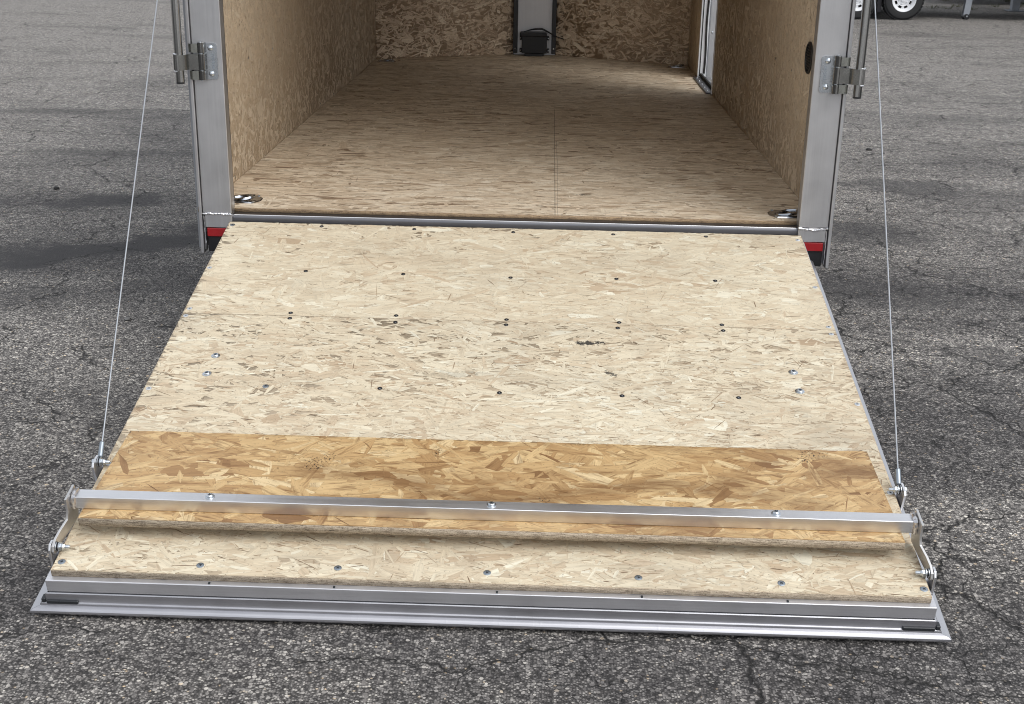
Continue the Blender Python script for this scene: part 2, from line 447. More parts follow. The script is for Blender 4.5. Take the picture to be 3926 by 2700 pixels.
STREAKS = [(-1.8, 1.3, 0.70, 0.24, 0.75, 0.92), (-2.15, 2.2, 0.45, 0.22, 0.40, 0.82), (-2.35, 1.0, 0.6, 0.34, 0.5, 0.80), (-1.45, 0.75, 0.3, 0.12, 0.5, 0.5), (-2.0, 0.50, 0.5, 0.18, 0.3, 0.45), (-1.4, 1.8, 0.4, 0.16, 0.6, 0.65), (-2.6, 3.5, 0.7, 0.15, 0.10, 0.5), (-3.4, 5.0, 1.1, 0.16, 0.12, 0.45), (-2.9, 2.0, 0.5, 0.15, 0.5, 0.5),
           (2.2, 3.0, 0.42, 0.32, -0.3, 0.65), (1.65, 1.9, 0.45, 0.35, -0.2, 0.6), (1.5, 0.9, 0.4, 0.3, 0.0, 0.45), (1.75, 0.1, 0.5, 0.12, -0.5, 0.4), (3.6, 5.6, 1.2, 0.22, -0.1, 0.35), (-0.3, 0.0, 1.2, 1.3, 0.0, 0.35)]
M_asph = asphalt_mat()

# ------------------------------------------------------------------ OSB boards: a core slab with real pressed strands on its face
def osb_mesh(name, w, l, t, mats, seed, dens, Lm=0.06, Wm=0.013, spread=0.22, wild=0.14, tone=(0.62, 0.20), slivers=0.10, main=0.0, small=0.5, field=0.05, sl=(0.02, 0.24, 0.0008, 0.0026), holes=None):
    """slab w x l (local x, y from corner 0,0), top at z = 0; strands laid on top. mats = (face, edge)"""
    rng = np.random.default_rng(seed)
    n = int(dens * w * l)
    cx = rng.uniform(0, w, n); cy = rng.uniform(0, l, n)
    L = np.clip(np.exp(rng.normal(math.log(Lm), 0.5, n)), 0.012, 0.2)
    W = np.clip(np.exp(rng.normal(math.log(Wm), 0.55, n)), 0.003, 0.045)
    sm = rng.random(n) < small
    L[sm] *= 0.55; W[sm] *= 0.45
    ang = main + rng.normal(0, spread, n)
    k = rng.random(n) < wild
    ang[k] = rng.uniform(0, math.pi, k.sum())
    T = np.clip(rng.normal(tone[0], tone[1], n), 0.08, 1)
    for (kx, ky, ph) in ((1.7, 2.9, 0.3), (4.1, 3.3, 1.9), (7.3, 9.1, 4.0)):            # batches of paler and browner strands
        T = T + field * np.sin(kx * cx + ph + seed) * np.sin(ky * cy + 1.3 * ph)
    T = np.clip(T, 0.08, 1)
    s = rng.random(n) < slivers
    L[s] *= 0.45; W[s] = rng.uniform(sl[2], sl[3], s.sum()); T[s] = rng.uniform(sl[0], sl[1], s.sum())
    big = (rng.random(n) < 0.05) & ~s
    L[big] *= 1.3; W[big] *= 1.9
    z = 1.5e-4 + rng.random(n) * 6e-4
    z[sm] += 2e-4
    z[s] += 3e-4
    base = np.array([(-1, -0.35), (-0.86, -0.95), (0.1, -1), (0.84, -0.9), (1, -0.25), (0.94, 0.65), (0.2, 1), (-0.9, 0.85)])
    P = base[None] + rng.normal(0, 0.13, (n, 8, 2)) * np.array([0.9, 1.0])
    tapA = 1 - 0.85 * rng.random(n) ** 1.6; tapB = 1 - 0.85 * rng.random(n) ** 1.6      # split, splintered ends
    P[:, [0, 1, 7], 1] *= tapA[:, None]; P[:, [3, 4, 5], 1] *= tapB[:, None]
    u = P[..., 0] * (L / 2)[:, None]; v = P[..., 1] * (W / 2)[:, None]
    # a little curve along the strand
    v = v + (rng.normal(0, 0.12, n) * W)[:, None] * (1 - P[..., 0] ** 2)
    ca, sa = np.cos(ang)[:, None], np.sin(ang)[:, None]
    x = cx[:, None] + u * ca - v * sa
    y = cy[:, None] + u * sa + v * ca
    # strands that would stick out over an edge are laid flush with it
    x += np.maximum(0, -x.min(1))[:, None] - np.maximum(0, x.max(1) - w)[:, None]
    y += np.maximum(0, -y.min(1))[:, None] - np.maximum(0, y.max(1) - l)[:, None]
    if holes is not None:
        keep = ~holes(cx, cy)
        x, y, z, T, u, v, L, W = x[keep], y[keep], z[keep], T[keep], u[keep], v[keep], L[keep], W[keep]
        n = len(z)
    Z = z[:, None] + rng.uniform(-1.2e-4, 1.2e-4, (n, 1)) * (u / (L / 2)[:, None])
    verts = np.stack([x, y, Z], -1).reshape(-1, 3)
    off = rng.uniform(0, 40, (n, 1, 2))
    UV = (np.stack([u, v], -1) + off).reshape(-1, 2)
    bv = np.array([(0,0,-t),(w,0,-t),(w,l,-t),(0,l,-t),(0,0,0),(w,0,0),(w,l,0),(0,l,0)], float)
    bf = [(0,3,2,1),(4,5,6,7),(0,1,5,4),(1,2,6,5),(2,3,7,6),(3,0,4,7)]
    nb = 8
    verts = np.concatenate([bv, verts])
    me = bpy.data.meshes.new(name)
    me.vertices.add(len(verts)); me.vertices.foreach_set('co', verts.ravel())
    loops = np.concatenate([np.array(bf).ravel(), np.arange(n * 8) + nb])
    me.loops.add(len(loops)); me.loops.foreach_set('vertex_index', loops.astype(np.int32))
    starts = np.concatenate([np.arange(6) * 4, 24 + np.arange(n) * 8])
    tot = np.concatenate([np.full(6, 4), np.full(n, 8)])
    me.polygons.add(n + 6)
    me.polygons.foreach_set('loop_start', starts.astype(np.int32))
    me.polygons.foreach_set('loop_total', tot.astype(np.int32))
    for m in mats: me.materials.append(m)
    mi = np.zeros(n + 6, np.int32); mi[[0, 2, 3, 4, 5]] = 1
    me.polygons.foreach_set('material_index', mi)
    a = me.attributes.new('tone', 'FLOAT', 'FACE')
    a.data.foreach_set('value', np.concatenate([np.full(6, 0.4), T]).astype(np.float32))
    uvl = me.uv_layers.new(name='grain')
    buv = np.array([(verts[i][0], verts[i][1]) for f in bf for i in f])
    uvl.data.foreach_set('uv', np.concatenate([buv, UV]).astype(np.float32).ravel())
    me.update(calc_edges=True)
    me.validate()
    return me

# ------------------------------------------------------------------ ground
def ground():
    rng = random.Random(4)
    # fine inner grid with slight hollows, wide outer skirt
    xs = [-400, -60, -20] + [(-12 + i * 0.4) for i in range(61)] + [20, 60, 400]
    ys = [-400, -60, -12] + [(-6 + i * 0.4) for i in range(71)] + [40, 90, 400]
    from mathutils import noise as mn
    v = []
    for y in ys:
        for x in xs:
            d = max(0.0, 1 - max(abs(x) / 12.5, abs(y - 8) / 14.5))
            k = min(1.0, d * 5)
            near = min(1.0, max(0.0, (math.hypot(x, y - 1) - 2.2) / 2.5))
            v.append((x, y, k * near * 0.025 * mn.noise(Vector((x * 0.5, y * 0.5, 0)))))
    nx = len(xs)
    f = [(j * nx + i, j * nx + i + 1, (j + 1) * nx + i + 1, (j + 1) * nx + i) for j in range(len(ys) - 1) for i in range(nx - 1)]
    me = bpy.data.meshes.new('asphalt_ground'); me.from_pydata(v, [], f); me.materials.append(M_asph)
    me.polygons.foreach_set('use_smooth', [True] * len(f))
    o = link('asphalt_ground', me); o['kind'] = 'structure'
ground()

# ------------------------------------------------------------------ the trailer
CX = 0.012
trailer = empty('cargo_trailer', (CX, 2.1, 0), 'enclosed aluminium cargo trailer lined with strand board, rear ramp door lowered onto the asphalt', 'trailer')
XI = 1.018           # inner lining plane
NY = 4.27            # where the V nose starts
def T(x=0, y=0, z=0): return Matrix.Translation((x, y, z + GZ))
def basis(o, X, Y, Z):
    X, Y, Z = Vector(X), Vector(Y), Vector(Z)
    return Matrix(((X.x, Y.x, Z.x, o[0]), (X.y, Y.y, Z.y, o[1]), (X.z, Y.z, Z.z, o[2] + GZ), (0, 0, 0, 1)))
TF = 0.016
# floor boards: two wide sheets meeting at a long seam
me = osb_mesh('floor_board', 2 * XI + 0.06, 4.75, TF, (M_floor, M_edge), 11, 3900, Lm=0.080, Wm=0.014, spread=0.20, wild=0.10, tone=(0.57, 0.24), slivers=0.16, small=0.35, field=0.03, sl=(0.0, 0.14, 0.0012, 0.004))
link('floor_board', me, trailer, T(-XI - 0.03, 0.0, 0))
# side wall linings
def wall_panel(side, y0, y1, z0, z1, seed):
    X = CX + side * XI - (CX if side else 0)
    me = osb_mesh('wall_lining', y1 - y0, z1 - z0, 0.010, (M_wall, M_edge), seed, 4400, Lm=0.036, Wm=0.009, spread=0.7, wild=0.4, tone=(0.60, 0.07), slivers=0.10, small=0.7, field=0.02, sl=(0.02, 0.2, 0.0015, 0.004), main=math.pi / 2)
    if side < 0:
        M = basis((-XI, y1, z0), (0, -1, 0), (0, 0, 1), (1, 0, 0))
    else:
        M = basis((XI, y0, z0), (0, 1, 0), (0, 0, 1), (-1, 0, 0))
    # right-handedness: (0,-1,0)x(0,0,1) = (-1,0,0); mirror the sheet by flipping which corner it starts from
    if side < 0: M = basis((-XI, y0, z0), (0, 1, 0), (0, 0, 1), (1, 0, 0))
    if side > 0: M = basis((XI, y1, z0), (0, -1, 0), (0, 0, 1), (-1, 0, 0))
    return link('wall_lining', me, trailer, M)
ZT = 1.95
DY0, DY1, DZ1 = 2.965, 3.66, 1.75
wall_panel(-1, 0.004, NY, 0.001, ZT, 21)
wall_panel(1, 0.004, DY0, 0.001, ZT, 23)
wall_panel(1, DY1, NY, 0.001, ZT, 24)
wall_panel(1, DY0 + 0.001, DY1 - 0.001, DZ1, ZT, 25)
# V nose linings
PL = 0.142
for s, sd_ in ((-1, 31), (1, 32)):
    a = Vector((s * XI, NY, 0)); b_ = Vector((CX + s * PL, 4.725, 0))
    d = (b_ - a)
    w = d.length; d.normalize()
    me = osb_mesh('nose_lining', w, ZT - 0.001, 0.010, (M_nose, M_edge), sd_, 4600, Lm=0.048, Wm=0.0105, spread=0.45, wild=0.30, small=0.65, tone=(0.57, 0.16), slivers=0.14)
    if s < 0: M = basis((a.x, a.y, 0.001), d, (0, 0, 1), d.cross(Vector((0, 0, 1))))
    else: M = basis((b_.x, b_.y, 0.001), -d, (0, 0, 1), (-d).cross(Vector((0, 0, 1))))
    link('nose_lining', me, trailer, M)
# nose plate with side channels
x0, x1 = CX - PL, CX + PL
MB().box((x0, 4.728, 0), (x1, 4.735, ZT)).build('nose_plate', M_aluz, trailer, T())
for xa, xb in ((x0 - 0.004, x0 + 0.026), (x1 - 0.026, x1 + 0.004)):
    mb = MB().box((xa, 4.690, 0.012), (xb, 4.726, ZT - 0.002))
    o = mb.build('nose_channel', M_black, trailer, T(), bevel=0.002)
    s = MB().lathe([(0.006, 0), (0.006, 0.002), (0.003, 0.004), (0.0, 0.0045)], 10, 0, Matrix.Translation(((xa + xb) / 2, 4.690, 0.045)) @ Matrix.Rotation(R(90), 4, 'X'))
    s.build('screw', M_zinc, o)

# black junction box at the foot of the nose plate
jb = MB()
jb.box((CX - 0.085, 4.615, 0.022), (CX + 0.085, 4.727, 0.150))
jb.box((CX - 0.065, 4.622, 0.001), (CX + 0.065, 4.727, 0.021))
jbo = jb.build('junction_box', M_blackpl, trailer, T(), bevel=0.004)
MB().box((CX - 0.099, 4.607, 0.133), (CX + 0.080, 4.727, 0.158)).build('lid', M_blackpl, jbo, bevel=0.006)
for sx in (-1, 1):
    for zz in (0.036, 0.118):
        mb = MB().box((CX + sx * 0.085, 4.655, zz - 0.013), (CX + sx * 0.100, 4.70, zz + 0.013))
        mb.build('mounting_ear', M_blackpl, jbo, bevel=0.003)
        MB().lathe([(0.0045, 0), (0.0045, 0.002), (0, 0.0035)], 8, 0, Matrix.Translation((CX + sx * 0.094, 4.655, zz)) @ Matrix.Rotation(R(90), 4, 'X')).build('screw', M_zinc, jbo)
for k, h in ((0, 0.030), (1, 0.020)):
    pts = []
    for i in range(17):
        t = i / 16
        xx = CX - 0.07 + 0.27 * t
        zz = 0.155 + h * math.sin(min(1, t / 0.75) * math.pi * 0.85 + 0.2) - 0.055 * max(0, t - 0.45) ** 1.0 * 1.6
        pts.append((xx, 4.64 + 0.03 * k + 0.02 * t, zz))
    MB().tube(pts, 0.003, 6).build('wire', M_blackpl, trailer, T())

# side skins, roof and underframe
for s in (-1, 1):
    xa, xb = s * (XI + 0.012), s * (XI + 0.034)
    segs = [(0.002, NY)] if s < 0 else [(0.002, DY0), (DY1, NY)]
    for (ya, yb) in segs:
        MB().box((CX + xa - CX, ya, -0.14), (xb, yb, ZT + 0.05)).build('side_skin', M_skin, trailer, T())
    if s > 0:
        MB().box((xa, DY0 + 0.001, DZ1 + 0.001), (xb, DY1 - 0.001, ZT + 0.05)).build('side_skin', M_skin, trailer, T())
        MB().box((xa, DY0 + 0.001, -0.14), (xb, DY1 - 0.001, -0.018)).build('side_skin', M_skin, trailer, T())
    a = Vector((s * (XI + 0.034), NY + 0.001, 0)); b_ = Vector((CX + s * (PL + 0.01), 4.765, 0))
    d = (b_ - a).normalized(); nrm = Vector((d.y, -d.x, 0)) * (1 if s < 0 else -1)
    prof = [(0, 0), ((b_ - a).length, 0), ((b_ - a).length, -0.016), (0, -0.016)]
    MB().prism(prof, (a.x, a.y, -0.14), d, nrm, (0, 0, 1), ZT + 0.19).build('nose_skin', M_skin, trailer, T())
MB().box((CX - PL - 0.01, 4.738, -0.14), (CX + PL + 0.01, 4.765, ZT + 0.05)).build('nose_skin', M_skin, trailer, T())
mb = MB()
mb.add([(-1.05, -0.04, ZT + 0.052), (1.06, -0.04, ZT + 0.052), (1.06, NY, ZT + 0.052), (0.2, 4.8, ZT + 0.052), (-0.18, 4.8, ZT + 0.052), (-1.05, NY, ZT + 0.052),
        (-1.05, -0.04, ZT + 0.09), (1.06, -0.04, ZT + 0.09), (1.06, NY, ZT + 0.09), (0.2, 4.8, ZT + 0.09), (-0.18, 4.8, ZT + 0.09), (-1.05, NY, ZT + 0.09)],
       [(5,4,3,2,1,0), (6,7,8,9,10,11)] + [(i, (i + 1) % 6, 6 + (i + 1) % 6, 6 + i) for i in range(6)])
mb.build('roof', M_ceil, trailer, T())
MB().box((CX - 0.94, -0.045, ZT - 0.06), (CX + 0.94, -0.002, ZT + 0.051)).build('rear_header', M_aluz, trailer, T(), bevel=0.003)
for x in (-0.95, 0.97):
    MB().box((x - 0.03, 0.07, -0.13), (x + 0.03, 4.2, -TF - 0.002)).build('frame_rail', M_alu, trailer, T())
for i in range(9):
    y = 0.3 + 0.47 * i
    MB().box((-0.918, y, -0.09), (0.938, y + 0.04, -TF - 0.004)).build('cross_member', M_alu, trailer, T())

# wheels
def tyre_profile(r, w, ri):
    h = w / 2
    return [(ri, -h * 0.8), (ri + 0.01, -h * 0.92), (ri + 0.45 * (r - ri), -h), (r - 0.025, -h * 0.93), (r - 0.006, -h * 0.75), (r, -h * 0.4), (r, h * 0.4), (r - 0.006, h * 0.75), (r - 0.025, h * 0.93), (ri + 0.45 * (r - ri), h), (ri + 0.01, h * 0.92), (ri, h * 0.8)]
def rim_mesh(ri, w):
    mb = MB(); h = w / 2
    # barrel and rolled lip (outer side is +z)
    mb.lathe([(ri - 0.012, -h * 0.8), (ri - 0.022, -h * 0.3), (ri - 0.024, h * 0.35), (ri - 0.012, h * 0.62), (ri + 0.006, h * 0.80), (ri + 0.012, h * 0.98), (ri + 0.006, h * 1.0), (ri - 0.006, h * 0.86), (ri - 0.022, h * 0.70), (ri - 0.034, h * 0.40)], 40, 0, close=False)
    # centre disc with eight windows between spokes
    z1, z0 = h * 0.52, h * 0.36
    mb.lathe([(0.0, z0 + 0.012), (0.03, z0 + 0.012), (0.034, z0 - 0.004), (ri * 0.50, z0 - 0.004), (ri * 0.56, z0 + 0.010), (ri * 0.60, z0 + 0.006)], 40, 0, close=False)
    for k in range(8):
        a = 2 * math.pi * k / 8
        M = Matrix.Rotation(a, 4, 'Z')
        r0, r1 = ri * 0.57, ri - 0.018
        w0, w1 = 0.016, 0.026
        v = [(r0, -w0, z0 + 0.008), (r1, -w1, z1 - 0.006), (r1, w1, z1 - 0.006), (r0, w0, z0 + 0.008)]
        v += [(p[0], p[1] * 0.8, p[2] - 0.012) for p in v]
        mb.add(v, [(0, 1, 2, 3), (7, 6, 5, 4), (0, 4, 5, 1), (1, 5, 6, 2), (2, 6, 7, 3), (3, 7, 4, 0)], 0, M)
    for k in range(5):
        a = 2 * math.pi * (k + 0.5) / 5
        mb.lathe([(0.010, z0 - 0.004), (0.010, z0 + 0.012), (0.0, z0 + 0.018)], 6, 0, Matrix.Translation((ri * 0.38 * math.cos(a), ri * 0.38 * math.sin(a), 0)))
    mb.lathe([(ri - 0.03, -h * 0.3), (0.0, -h * 0.3)], 24, 1, close=False)
    return mb.mesh('rim', [M_white, M_black], 30)
def tyre_mesh(r, w, ri):
    mb = MB().lathe(tyre_profile(r, w, ri), 48, 0, close=False)
    for k in range(36):                       # tread blocks
        a = 2 * math.pi * k / 36
        M = Matrix.Rotation(a, 4, 'Z')
        for zc in (-0.36, -0.12, 0.12, 0.36):
            mb.box((r - 0.004, -0.019, (zc - 0.10) * w), (r + 0.004, 0.019, (zc + 0.10) * w), 0, M)
    return mb.mesh('tyre', M_rubber, 30)
TY = tyre_mesh(0.283, 0.185, 0.166); RM = rim_mesh(0.160, 0.15)
def wheel(parent, x, y, facing, z=0.287):
    """facing: unit vector the outer face looks along"""
    q = Vector(facing).to_track_quat('Z', 'Y').to_matrix().to_4x4()
    M = Matrix.Translation((x, y, z)) @ q
    w = link('wheel', TY, parent, M)
    rm = link('rim', RM, w, Matrix.Translation((0, 0, 0.012)))
    return w
for yy in (1.95, 2.60):
    for s in (-1, 1):
        wheel(trailer, CX + s * 1.165, yy, (s, 0, 0))
    MB().tube([(CX - 1.10, yy, 0.287), (CX + 1.10, yy, 0.287)], 0.03, 10).build('axle', M_black, trailer)

# rear posts
def post(s):
    xin, xout = CX + s * 0.935, CX + s * 1.032
    mb = MB()
    mb.box((xin, -0.045, -0.010), (xout, -0.001, ZT + 0.05))
    po = mb.build('corner_post', M_aluz, trailer, T(), bevel=0.004)
    lo = MB().box((xin, -0.0445, -0.058), (xout - s * 0.006, -0.001, -0.0115)).build('bumper_end', M_aluz, po, bevel=0.002)
    # thin outer corner trim
    MB().prism([(0, 0), (0.010, 0), (0.010, 0.05), (0, 0.05)], (xout + s * 0.0015, -0.052, -0.145), (s, 0, 0), (0, 1, 0), (0, 0, 1), ZT + 0.19).build('corner_trim', M_aluz, po, bevel=0.002)
    # weld bead: lumpy run
    rng = random.Random(5 + s)
    pts = []; rr = []
    nb = 34
    for i in range(nb + 1):
        t = i / nb
        x = xin + (xout - xin) * t * 0.99
        pts.append((x, -0.046 + rng.uniform(-0.001, 0.001), -0.011 - (0.006 * math.sin(t * math.pi) if s > 0 else 0.0) + rng.uniform(-0.0015, 0.0015)))
        rr.append(0.0026 + rng.random() * 0.0022)
    MB().tube(pts, rr, 7).build('weld_bead', M_weld, po)
    # red lens and the dark plate below it
    MB().box((xin + s * 0.02, -0.043, -0.0895), (xout - s * 0.010, -0.02, -0.0595)).build('red_marker', M_red, po, bevel=0.003)
    MB().box((xin - s * 0.01, -0.036, -0.142), (xout - s * 0.010, -0.012, -0.0905)).build('dark_plate', M_black, po, bevel=0.002)
    # ragged sealant run beside the lens
    pts = []; rr = []
    for i in range(14):
        pts.append((xout - s * (0.004 + rng.uniform(-0.001, 0.001)), -0.045, -0.018 - 0.0088 * i)); rr.append(0.0012 + rng.random() * 0.0016)
    MB().tube(pts, rr, 6).build('sealant_run', M_weld, po)
    # dark rubber edge behind the inner corner
    MB().box((xin + s * 0.003, 0.0, 0.001), (xin + s * 0.022, 0.012, ZT - 0.06)).build('edge_channel', M_sill, po)
    return po
post(-1); post(1)

# threshold
prof = [(0.0, -0.012), (-0.021, -0.014), (-0.027, -0.0155), (-0.031, -0.0205), (-0.0315, -0.027), (-0.0315, -0.062), (0.0, -0.062)]
prof = [(p[0] - 0.001, p[1]) for p in prof]
sill = MB().prism(prof, (CX - 0.9345, 0, 0), (0, 1, 0), (0, 0, 1), (1, 0, 0), 1.869).build('threshold', M_sill, trailer, T())
MB().tube([(CX - 0.93, -0.0285, -0.0166), (CX + 0.93, -0.0285, -0.0166)], 0.0019, 10).build('polished_edge', M_polish, sill)

# recessed tie-down rings
def tie_down(cx, cy, rot, wx, wy):
    M = T(cx, cy, 0) @ Matrix.Rotation(rot, 4, 'Z')
    def octo(a, b, z): 
        c = 0.34
        return [(a, b * c * 1.0, z), (a * (1 - c), b, z), (-a * (1 - c), b, z), (-a, b * c, z), (-a, -b * c, z), (-a * (1 - c), -b, z), (a * (1 - c), -b, z), (a, -b * c, z)]
    mb = MB()
    rings = [octo(wx, wy, 0.001), octo(wx * 0.97, wy * 0.96, 0.0045), octo(wx * 0.80, wy * 0.74, 0.0050), octo(wx * 0.70, wy * 0.60, 0.0020), octo(wx * 0.3, wy * 0.25, 0.0012)]
    v = [p for r_ in rings for p in r_]
    f = [(i * 8 + k, i * 8 + (k + 1) % 8, (i + 1) * 8 + (k + 1) % 8, (i + 1) * 8 + k) for i in range(4) for k in range(8)]
    f.append(tuple(range(32, 40)))
    mb.add(v, f)
    o = mb.build('tie_down', M_stain, trailer, M, smooth=25)
    ring = []
    for i in range(25):
        a = math.pi * 2 * i / 24
        ring.append((wx * 0.60 * math.cos(a), wy * 0.52 * math.sin(a), 0.008 + 0.006 * math.cos(a)))
    MB().tube(ring, 0.0052, 8, cap=False).build('ring', M_stain, o)
    for (sx, sy) in ((1, 1), (1, -1), (-1, 1), (-1, -1)):
        MB().lathe([(0.0055, 0.004), (0.0055, 0.0065), (0.0, 0.0085)], 8, 0, Matrix.Translation((sx * wx * 0.70, sy * wy * 0.80, 0))).build('rivet', M_zinc, o)
    return o
tie_down(-0.925, 0.122, 0.0, 0.066, 0.056)
tie_down(0.935, 0.094, 0.0, 0.066, 0.054)
tie_down(-0.935, 4.17, 0.0, 0.060, 0.035)
tie_down(0.945, 4.20, 0.0, 0.062, 0.035)

# round louvred vent on the right wall
M = basis((XI - 0.001, 0.388, 0.4885), (0, -1, 0), (0, 0, 1), (-1, 0, 0))
mb = MB().lathe([(0.055, 0.0), (0.055, 0.004), (0.051, 0.0065), (0.046, 0.005), (0.045, 0.001), (0.0, 0.001)], 36)
vo = mb.build('round_vent', M_blackpl, trailer, M)
for i in range(9):
    yy = -0.036 + 0.009 * i
    hw = math.sqrt(max(0, 0.044 ** 2 - yy ** 2))
    MB().prism([(-0.003, 0.0015), (0.003, 0.004), (0.003, 0.005), (-0.003, 0.0025)], (-hw, yy, 0), (0, 1, 0), (0, 0, 1), (1, 0, 0), 2 * hw).build('louvre', M_blackpl, vo)

# screw heads in the wall linings
wsm = MB().lathe([(0.0042, 0), (0.0042, 0.0012), (0.0, 0.0022)], 8).mesh('screw', M_zinc)
for (y, z) in ((1.046, .412), (0.69, .409), (1.75, .416), (0.40, 0.022), (1.05, 0.02), (1.75, 0.02), (2.4, .416), (2.6, 0.02), (0.4, 0.80), (1.05, .80)):
    link('wall_screw', wsm, trailer, basis((XI - 0.0008, y, z), (0, -1, 0), (0, 0, 1), (-1, 0, 0)))
for (y, z) in ((1.132, .40), (.397, .022), (2.572, .016), (2.18, .022), (.70, .41), (1.75, .41), (1.3, .02), (2.6, .41), (3.2, .41), (0.5, .80), (1.13, .80)):
    link('wall_screw', wsm, trailer, basis((-XI + 0.0008, y, z), (0, 1, 0), (0, 0, 1), (1, 0, 0)))

# side doorway on the right: jambs, threshold, open door leaf
dz = DZ1
for (ya, yb) in ((DY0 - 0.018, DY0 + 0.004), (DY1 - 0.004, DY1 + 0.018)):
    jo = MB().box((XI - 0.004, ya, 0.002), (XI + 0.046, yb, dz)).build('door_jamb', M_white, trailer, T(), bevel=0.002)
MB().box((XI - 0.004, DY0 + 0.006, dz - 0.02), (XI + 0.046, DY1 - 0.006, dz - 0.001)).build('door_head', M_white, trailer, T())
th = MB().box((XI - 0.030, DY0 + 0.006, 0.002), (XI + 0.050, DY1 - 0.006, 0.010)).build('door_threshold', M_sill, trailer, T(), bevel=0.002)
MB().box((XI + 0.012, DY0 + 0.006, 0.0115), (XI + 0.022, DY1 - 0.006, 0.030)).build('threshold_seal', M_rubber, th)
for i in range(5):
    MB().lathe([(0.006, 0.010), (0.005, 0.0125), (0, 0.0145)], 10, 0, Matrix.Translation((XI - 0.014, DY0 + 0.08 + i * 0.135, 0))).build('rivet', M_zinc, th)
# rubber seal strip up the far jamb, slightly wavy
pts = [(XI + 0.034 + 0.0025 * math.sin(i * 0.9), DY1 - 0.010, 0.03 + 0.055 * i) for i in range(31)]
MB().tube(pts, 0.0058, 8).build('door_seal', M_rubber, trailer, T())
MB().box((XI + 0.006, DY1 - 0.008, 0.014), (XI + 0.011, DY1 - 0.0045, dz - 0.03)).build('door_seal', M_rubber, trailer, T())
# the leaf stands open at a right angle, hinged at its front edge
dl = MB().box((XI + 0.052, DY1 + 0.022, -0.01), (XI + 0.70, DY1 + 0.058, dz - 0.02)).build('side_door', M_white, trailer, T(), bevel=0.003)
MB().box((XI + 0.056, DY1 + 0.0145, 0.0), (XI + 0.086, DY1 + 0.0215, dz - 0.03)).build('door_edge_frame', M_aluz, dl, bevel=0.001)
MB().box((XI + 0.098, DY1 + 0.012, 0.02), (XI + 0.108, DY1 + 0.0215, dz - 0.05)).build('door_gasket', M_rubber, dl)
MB().lathe([(0.007, 0), (0.006, 0.003), (0, 0.005)], 10, 0, Matrix.Translation((XI + 0.071, DY1 + 0.0143, 0.27)) @ Matrix.Rotation(R(90), 4, 'X')).build('rivet', M_zinc, dl)

